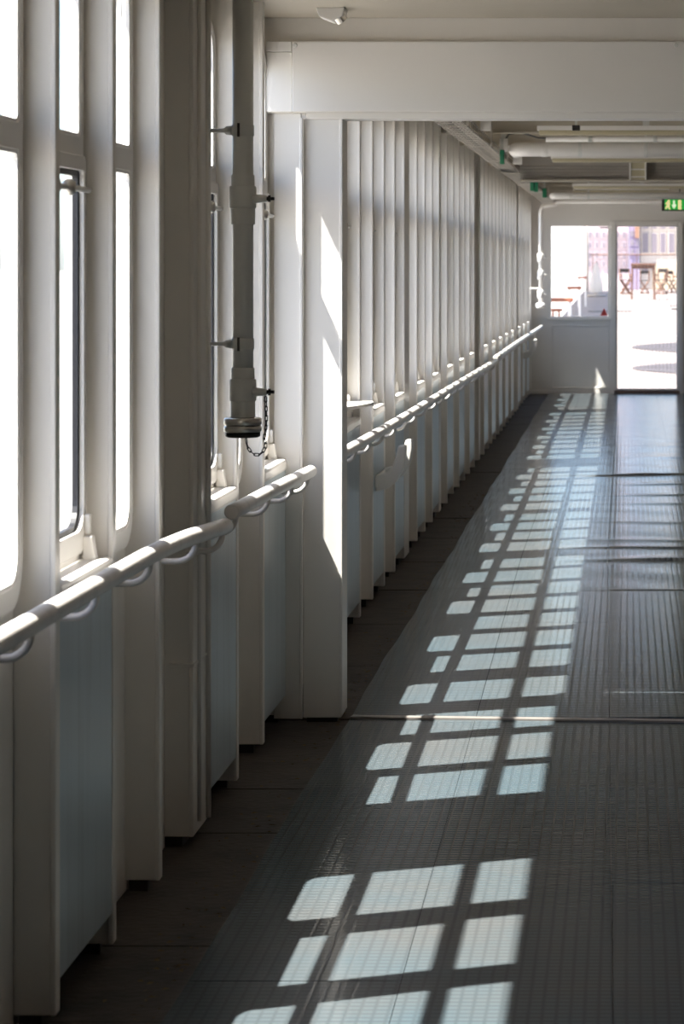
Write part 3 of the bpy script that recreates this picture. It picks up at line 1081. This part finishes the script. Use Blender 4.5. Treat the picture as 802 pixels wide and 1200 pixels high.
wf = empty('wall_far', (0, YW, 0))
tag(wf, 'white end wall with a half-glazed panel and a tall doorway', 'wall', kind='structure')
X0, X1 = -1.30, 2.35
wl, wr_, dl, dr = fx(645), fx(714), fx(722), fx(795)
ztop = fz(264)
zwb = fz(372)
outer = [(X0, 0.0), (dl, 0.0), (dl, ztop), (dr, ztop), (dr, 0.0), (X1, 0.0), (X1, CEIL + 0.02), (X0, CEIL + 0.02)]
local(plate('wall_plate', M['white2'], outer, [[(wl, zwb), (wr_, zwb), (wr_, ztop), (wl, ztop)]], YW, YW + 0.06, None, 0.0, 'y'), wf)
# applied panel moulding below the window
pz0, pz1 = fz(455), fz(381)
pa, pb = fx(647), fx(714)
fr = MB()
fr.box(pa, pb, YW - 0.012, YW, pz1 - 0.012, pz1).box(pa, pb, YW - 0.012, YW, pz0, pz0 + 0.012).box(pa, pa + 0.012, YW - 0.012, YW, pz0, pz1).box(pb - 0.012, pb, YW - 0.012, YW, pz0, pz1)
local(fr.build('panel_moulding', M['white2'], None, 0.003), wf)
local(MB().box(wl - 0.03, wr_ + 0.02, YW - 0.03, YW + 0.01, zwb - 0.035, zwb - 0.005).build('window_ledge', M['white2'], None, 0.004), wf)
local(MB().box(X0, dl - 0.01, YW - 0.015, YW, 0.0, 0.05).build('kick_strip', M['white2'], None, 0.003), wf)
local(MB().box(dl - 0.06, dl, YW - 0.03, YW + 0.06, 0.0, ztop + 0.05).box(dr, dr + 0.05, YW - 0.03, YW + 0.06, 0.0, ztop + 0.05).box(dl, dr, YW - 0.03, YW + 0.06, ztop, ztop + 0.05).build('door_surround', M['white2'], None, 0.003), wf)

fw = empty('window_43', (wl, YW, zwb))
tag(fw, 'bright clear pane with a red triangle sticker in the end wall', 'window', kind='structure')
plate('window_frame', M['white2'], [(wl, zwb), (wr_, zwb), (wr_, ztop), (wl, ztop)], [[(wl + 0.012, zwb + 0.012), (wr_ - 0.012, zwb + 0.012), (wr_ - 0.012, ztop - 0.012), (wl + 0.012, ztop - 0.012)]], YW + 0.01, YW + 0.05, None, 0.0, 'y')
local(bpy.data.objects[-1] if False else [o for o in bpy.data.objects if o.name.startswith('window_frame') and o.parent is None][0], fw)
local(MB().box(wl + 0.005, wr_ - 0.005, YW + 0.027, YW + 0.033, zwb + 0.005, ztop - 0.005).build('pane', M['door_glass']), fw)
tx, tz = fx(708.3), fz(370)
st = MB().prism([(tx - 0.045, tz), (tx + 0.045, tz), (tx, tz + 0.088)], 'y', YW + 0.024, YW + 0.0265).build('triangle_sticker', M['red'])
st['label'] = 'red triangle sticker'
local(st, fw)
vb = MB().box(fx(703), fx(713), YW + 0.02, YW + 0.026, fz(267.5), fz(266)).build('black_label', M['dark'])
local(vb, fw)

dd = empty('door_1', (dl, YW, 0))
tag(dd, 'tall glazed door of wired glass in the end wall, bright deck outside', 'door', kind='structure')
zs = 0.045
dm = MB()
dm.box(dl, dl + 0.018, YW + 0.02, YW + 0.05, zs, ztop).box(dr - 0.018, dr, YW + 0.02, YW + 0.05, zs, ztop).box(dl, dr, YW + 0.02, YW + 0.05, ztop - 0.015, ztop).box(dl, dr, YW + 0.02, YW + 0.05, zs, zs + 0.02)
local(dm.build('door_frame', M['white2'], None, 0.002), dd)
local(MB().box(dl + 0.01, dr - 0.01, YW + 0.032, YW + 0.038, zs + 0.01, ztop - 0.01).build('door_pane', M['door_glass']), dd)
gm = MB()
x = dl + 0.03
while x < dr - 0.01:
    gm.box(x - 0.0011, x + 0.0011, YW + 0.034, YW + 0.036, zs + 0.02, ztop - 0.015)
    x += 0.044
z = zs + 0.05
while z < ztop - 0.02:
    gm.box(dl + 0.018, dr - 0.018, YW + 0.034, YW + 0.036, z - 0.0011, z + 0.0011)
    z += 0.044
g = gm.build('wire_grid', M['beam_dark'])
g['kind'] = 'stuff'
local(g, dd)
local(MB().box(dl - 0.02, dr + 0.02, YW - 0.05, YW + 0.10, 0.0, 0.045).build('door_sill', M['sill_brown'], None, 0.005), dd)
hd = MB().tube([(dr - 0.01, YW + 0.01, 1.0), (dr - 0.01, YW - 0.03, 1.0), (dr - 0.08, YW - 0.03, 1.0)], 0.008, 8).build('handle', M['steel'], None, 0, True)
local(hd, dd)

# drop pipe in the far corner
cp = empty('corner_pipe', (fx(634), 31.66, fz(360)))
tag(cp, 'thin white drop pipe with couplings beside the end wall window', 'pipe')
Yc = 31.66
k = Yc / F
cxp = (634 - 735) * k
zz = lambda y: 1.5 + (312 - y) * k
r = 0.024
path = [(cxp + 0.55, Yc, zz(233)), (cxp + 0.20, Yc, zz(233))]
path = [(cxp + 0.22, Yc, zz(228)), (cxp + 0.20, Yc, zz(236)), (cxp + 0.17, Yc, zz(240)), (cxp + 0.06, Yc, zz(241)), (cxp + 0.02, Yc, zz(243)), (cxp, Yc, zz(248)), (cxp, Yc, zz(358))]
local(MB().tube(path, r, 16).build('pipe', M['white2'], None, 0, True), cp)
for yq in (302, 322, 345):
    b = MB().rev([(r + 0.010, -0.05), (r + 0.014, -0.045), (r + 0.014, 0.045), (r + 0.010, 0.05)], (cxp, Yc, zz(yq)), 'z', 18).build('coupling', M['white2'], None, 0, True)
    local(b, cp)
    MB().tube([(cxp + 0.02, Yc, zz(yq)), (cxp + 0.06, Yc - 0.01, zz(yq))], 0.011, 8).build('coupling_lug', M['white2'], b, 0, True)
local(MB().rev([(0.05, 0), (0.055, 0.01), (0.055, 0.05), (0.04, 0.06)], (cxp, Yc, zz(361)), 'z', 20).build('cap', M['white2'], None, 0, True), cp)
for yq in (338,):
    local(MB().tube([(cxp, Yc, zz(yq)), (XP - 0.01, Yc + 0.0, zz(yq))], 0.008, 8).build('clamp_arm', M['white2']), cp)

# ------------------------------------------------------------------ outside: deck, furniture, buildings
SL = 0.0098
def dz(y):
    return max(0.0, SL * (y - 33.0)) - 0.02
od = MB()
od.prism([(YW + 0.06, -0.3), (YW + 0.06, -0.02), (33.0, -0.02), (100.0, dz(100.0)), (100.0, -0.3)], 'x', -6, 14)
deck = tag(od.build('deck', M['out_deck']), 'bright sunlit open deck beyond the door', 'deck', kind='structure')
for (yc, ry, xc, rx) in ((39.0, 2.6, 3.3, 3.22), (46.6, 3.2, 3.6, 3.52)):  # two thin grey discs lying flat on the deck
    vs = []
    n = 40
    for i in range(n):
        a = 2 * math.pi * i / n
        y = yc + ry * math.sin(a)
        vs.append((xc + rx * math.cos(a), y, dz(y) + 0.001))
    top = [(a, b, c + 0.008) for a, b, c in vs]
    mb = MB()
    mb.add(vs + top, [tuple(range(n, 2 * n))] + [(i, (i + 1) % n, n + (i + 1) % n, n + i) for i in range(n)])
    mb.build('round_grey_disc', M['grey_disc'], deck)

# canvas wind screen on the left of the open deck
ws = empty('wind_screen', (-1.55, 60, 0))
tag(ws, 'tall white canvas wind screen along the left of the open deck', 'screen')
local(MB().add([(-1.55, 32.6, 0), (-1.55, 97, dz(97)), (-1.55, 97, 3.05), (-1.55, 32.6, 2.15), (-1.54, 32.6, 0), (-1.54, 97, dz(97)), (-1.54, 97, 3.05), (-1.54, 32.6, 2.15)],
               [(0, 1, 2, 3), (7, 6, 5, 4), (0, 4, 5, 1), (1, 5, 6, 2), (2, 6, 7, 3), (3, 7, 4, 0)]).build('canvas', M['canvas']), ws)
local(MB().tube([(-1.40, 97, dz(97)), (-1.40, 97, 2.95)], 0.045, 10).build('screen_post', M['beam_dark'], None, 0, True), ws)


def bar_table(name, xc, yc, zt, wx, wy, m, label, group, th=0.05, legm=None, lw=0.03, apron=True):
    z0 = dz(yc)
    root = empty(name, (xc, yc, z0))
    tag(root, label, 'table', group)
    local(MB().box(xc - wx / 2, xc + wx / 2, yc - wy / 2, yc + wy / 2, zt - th, zt).build('table_top', M[m], None, 0.006), root)
    for sx in (-1, 1):
        for sy in (-1, 1):
            x, y = xc + sx * (wx / 2 - 0.05), yc + sy * (wy / 2 - 0.05)
            local(MB().add([(x - lw + sx * .02, y - lw, dz(y)), (x + lw + sx * .02, y - lw, dz(y)), (x + lw + sx * .02, y + lw, dz(y)), (x - lw + sx * .02, y + lw, dz(y)),
                            (x - lw, y - lw, zt - th), (x + lw, y - lw, zt - th), (x + lw, y + lw, zt - th), (x - lw, y + lw, zt - th)],
                           [(0, 3, 2, 1), (4, 5, 6, 7), (0, 1, 5, 4), (1, 2, 6, 5), (2, 3, 7, 6), (3, 0, 4, 7)]).build('leg', M[legm or m], None, 0.004), root)
    if apron:
        local(MB().box(xc - wx / 2 + .05, xc + wx / 2 - .05, yc - wy / 2 + .04, yc - wy / 2 + .06, zt - th - .10, zt - th).build('apron', M[m], None, 0.003), root)
    return root


for (x0, x1, yp, Y, lab) in ((640, 672, 349, 42.0, 'teak bar table by the wind screen, nearest the end wall'),
                             (665, 682, 335.5, 55.0, 'teak bar table by the wind screen, second from the end wall'),
                             (677, 688, 324, 75.0, 'teak bar table by the wind screen, farthest from the end wall')):
    bar_table('bar_table', ((x0 + x1) / 2 - 735) * Y / F, Y, zpx(yp, Y), (x1 - x0) * Y / F, 0.5, 'teak', lab, 'tables along the wind screen', 0.06, 'white2', 0.02, False)


def stool(x0, x1, yp, Y, lab):
    xc = ((x0 + x1) / 2 - 735) * Y / F
    zt = zpx(yp, Y)
    root = empty('bar_stool', (xc, Y, dz(Y)))
    tag(root, lab, 'stool')
    rr = (x1 - x0) / 2 * Y / F
    local(MB().rev([(rr * .8, zt - .05), (rr, zt - .04), (rr, zt - .01), (rr * .9, zt)], (xc, Y, 0), 'z', 20).build('seat', M['teak'], None, 0, True), root)
    for a in range(4):
        c, s = math.cos(a * math.pi / 2 + .8), math.sin(a * math.pi / 2 + .8)
        local(MB().tube([(xc + c * rr * .6, Y + s * rr * .6, zt - .05), (xc + c * rr * .95, Y + s * rr * .95, dz(Y + s * rr))], 0.018, 8).build('leg', M['teak']), root)
    ringp = [(xc + rr * .8 * math.cos(q * .5236), Y + rr * .8 * math.sin(q * .5236), dz(Y) + .25) for q in range(13)]
    local(MB().tube(ringp, 0.012, 6).build('foot_ring', M['teak']), root)


stool(644, 660, 361.5, 44.0, 'round teak stool beside the nearest table at the wind screen')

YT = 84.0
bar_table('high_table', (754 - 735) * YT / F, YT, zpx(308.5, YT), 29 * YT / F, 0.75, 'brown', 'tall brown table in the middle of the open deck, seen through the door', None, 0.07)


def director_chair(xc, yc, s, rot, label, back='black_cloth', zseat=0.72):
    z0 = dz(yc)
    root = empty('director_chair', (xc, yc, z0))
    tag(root, label, 'chair', 'folding chairs on the open deck')
    hw, hd = 0.24 * s, 0.22 * s
    zs = zseat * s
    R = Matrix.Rotation(rot, 4, 'Z')

    def T(p):
        q = R @ Vector(p)
        return (q.x, q.y, q.z)

    def bar(name, a, b, r, m='brown'):
        o = MB().tube([T(a), T(b)], r, 6).build(name, M[m], root)
        return o
    for sy in (-1, 1):
        bar('leg', (-hw, sy * hd, 0), (hw, sy * hd, zs), 0.024)
        bar('leg', (hw, sy * hd, 0), (-hw, sy * hd, zs), 0.024)
        bar('foot_rail', (-hw, sy * hd, 0.02), (hw, sy * hd, 0.02), 0.018)
    for sx in (-1, 1):
        bar('back_post', (sx * hw, hd, zs), (sx * hw, hd + .05, zs + 0.55 * s), 0.022)
        bar('arm_post', (sx * hw, -hd, zs), (sx * hw, -hd, zs + 0.22 * s), 0.020)
        bar('armrest', (sx * hw, -hd - .04, zs + 0.23 * s), (sx * hw, hd, zs + 0.23 * s), 0.026)
    bar('foot_rest', (-hw, -hd, 0.28 * s), (hw, -hd, 0.28 * s), 0.018)
    m = MB().box(-hw, hw, -hd, hd, zs - .015, zs + .01)
    m.v = [T(v) for v in m.v]
    m.build('seat', M[back], root, 0.004)
    m = MB().box(-hw, hw, hd + .035, hd + .055, zs + 0.36 * s, zs + 0.55 * s)
    m.v = [T(v) for v in m.v]
    m.build('backrest', M[back], root, 0.006)
    return root


for (xq, Y, sc, rot, lab) in ((733.5, 92.0, 0.68, 0.2, 'folding chair on the left of the tall table'),
                              (775.5, 92.0, 0.68, -0.3, 'folding chair with black back on the right of the tall table'),
                              (787.5, 94.0, 0.60, 0.5, 'low folding chair farthest to the right of the tall table'),
                              (756.0, 93.0, 0.62, 0.0, 'folding chair directly behind the tall table')):
    director_chair((xq - 735) * Y / F, Y, sc, rot, lab)

# folded parasol
fpz = empty('folded_parasol', (px(699, 88), 88, dz(88)))
tag(fpz, 'folded white parasol near the post on the open deck', 'parasol')
xq = px(699, 88)
local(MB().tube([(xq, 88, dz(88)), (xq, 88, 1.66)], 0.025, 8).build('pole', M['brown']), fpz)
vs, fs = [], []
for i, (rr, z) in enumerate(((0.03, 1.62), (0.09, 1.42), (0.15, 1.12), (0.19, 0.84), (0.18, 0.66))):
    for q in range(16):
        a = 2 * math.pi * q / 16
        f = rr * (1 + 0.25 * (q % 2))
        vs.append((xq + f * math.cos(a), 88 + f * math.sin(a), z))
for i in range(4):
    for q in range(16):
        q2 = (q + 1) % 16
        fs.append((i * 16 + q, i * 16 + q2, i * 16 + 16 + q2, i * 16 + 16 + q))
mb = MB()
mb.add(vs, fs)
local(mb.build('canopy', M['canvas'], None, 0, True), fpz)
local(MB().rev([(0.3, 0), (0.3, 0.06), (0.06, 0.08), (0.05, 0.2)], (xq, 88, dz(88)), 'z', 16).build('base', M['beam_dark'], None, 0, True), fpz)

# deck rail
rl = empty('deck_railing', (0, 96, dz(96)))
tag(rl, 'thin dark railing at the far edge of the open deck', 'railing')
local(MB().tube([(-1.3, 96, zpx(298.5, 96)), (10, 96, zpx(298.5, 96))], 0.022, 8).build('top_rail', M['brown']), rl)
for q in range(8):
    local(MB().tube([(-1.2 + q * 1.55, 96, dz(96)), (-1.2 + q * 1.55, 96, zpx(298.5, 96))], 0.015, 6).build('rail_post', M['brown']), rl)
kb = MB().box(px(690, 90), px(742, 90), 89.8, 90.3, dz(90), dz(90) + 0.02).build('dark_strip_draft', M['dark'])

for (x0, x1, Y, lab) in ((690, 741, 70.0, 'long narrow dark strip across the open deck on the left'), (785, 830, 76.0, 'long narrow dark strip across the open deck on the right')):
    z = dz(Y)
    g = MB().box(px(x0, Y), px(x1, Y), Y - 0.35, Y + 0.35, z - 0.005, z + 0.012)  # low flat dark strip across the deck
    g = g.build('dark_strip', M['dark'])
    tag(g, lab, 'grate', 'dark strips on the open deck')
bpy.data.objects.remove(kb)

# buildings across the water
def building(name, x0, x1, Y, zt, m, wins, label, group='buildings across the quay'):
    root = empty(name, ((x0 + x1) / 2, Y, -14))
    tag(root, label, 'building', group)
    local(MB().box(x0, x1, Y, Y + 14, -14, zt).build('facade', M[m]), root)
    me = None
    for (xa, xb, za, zb) in wins:
        f = MB().box(xa - .12, xb + .12, Y - 0.18, Y + 0.1, za - .12, zb + .12).build('window', M[m])
        local(f, root)
        p = MB().box(xa, xb, Y - 0.2, Y - 0.1, za, zb).build('pane', M['pane'], f)
        p.matrix_parent_inverse = f.matrix_parent_inverse
        f.matrix_parent_inverse = root.matrix_basis.inverted()
        p.matrix_parent_inverse = Matrix.Identity(4)
    local(MB().box(x0, x1, Y - .3, Y + 14.2, zt, zt + .5).build('roof', M[m]), root)
    return root


YB = 400.0
def bx_(x):
    return (x - 735) * YB / F
def bz_(y):
    return 1.5 + (312 - y) * YB / F
wins = []
for i in range(6):
    for y in (272, 284, 296, 306):
        x = 690 + i * 8
        wins.append((bx_(x), bx_(x + 3.6), bz_(y + 6.5), bz_(y)))
building('apartment_building', bx_(676), bx_(736.5), YB, 26, 'pink', wins, 'pink apartment building with small square windows across the quay')
wins = [(bx_(739), bx_(743), bz_(y + 7), bz_(y)) for y in (270, 281, 292)] + [(bx_(746), bx_(748.5), bz_(y + 7), bz_(y)) for y in (281, 292)]
b2 = building('apartment_building', bx_(737.2), bx_(749.6), YB - 1, 22, 'purple', wins, 'narrow lilac apartment building with an orange panel across the quay')
local(MB().box(bx_(744.5), bx_(749.5), YB - 1.4, YB - 1, bz_(279), bz_(262)).build('orange_panel', M['orange']), b2)
wins = []
for i in range(8):
    x = 753.5 + i * 10.2
    wins.append((bx_(x), bx_(x + 6.5), bz_(296), bz_(273)))
    wins.append((bx_(x), bx_(x + 6.5), bz_(268), bz_(258)))
    wins.append((bx_(x), bx_(x + 6.5), bz_(318), bz_(312)))
b3 = building('apartment_building', bx_(750.4), bx_(840), YB, 24, 'ivory', wins, 'ivory building with tall narrow window bays across the quay')
local(MB().box(bx_(765), bx_(840), YB - .35, YB - .02, bz_(345), bz_(309)).build('plinth', M['yellow']), b3)

gq = MB().box(-5000, 5000, -3000, 9000, -14.5, -14).build('quay_ground', M['quay'])
tag(gq, 'pale quay ground far below the ship', 'ground', kind='structure')
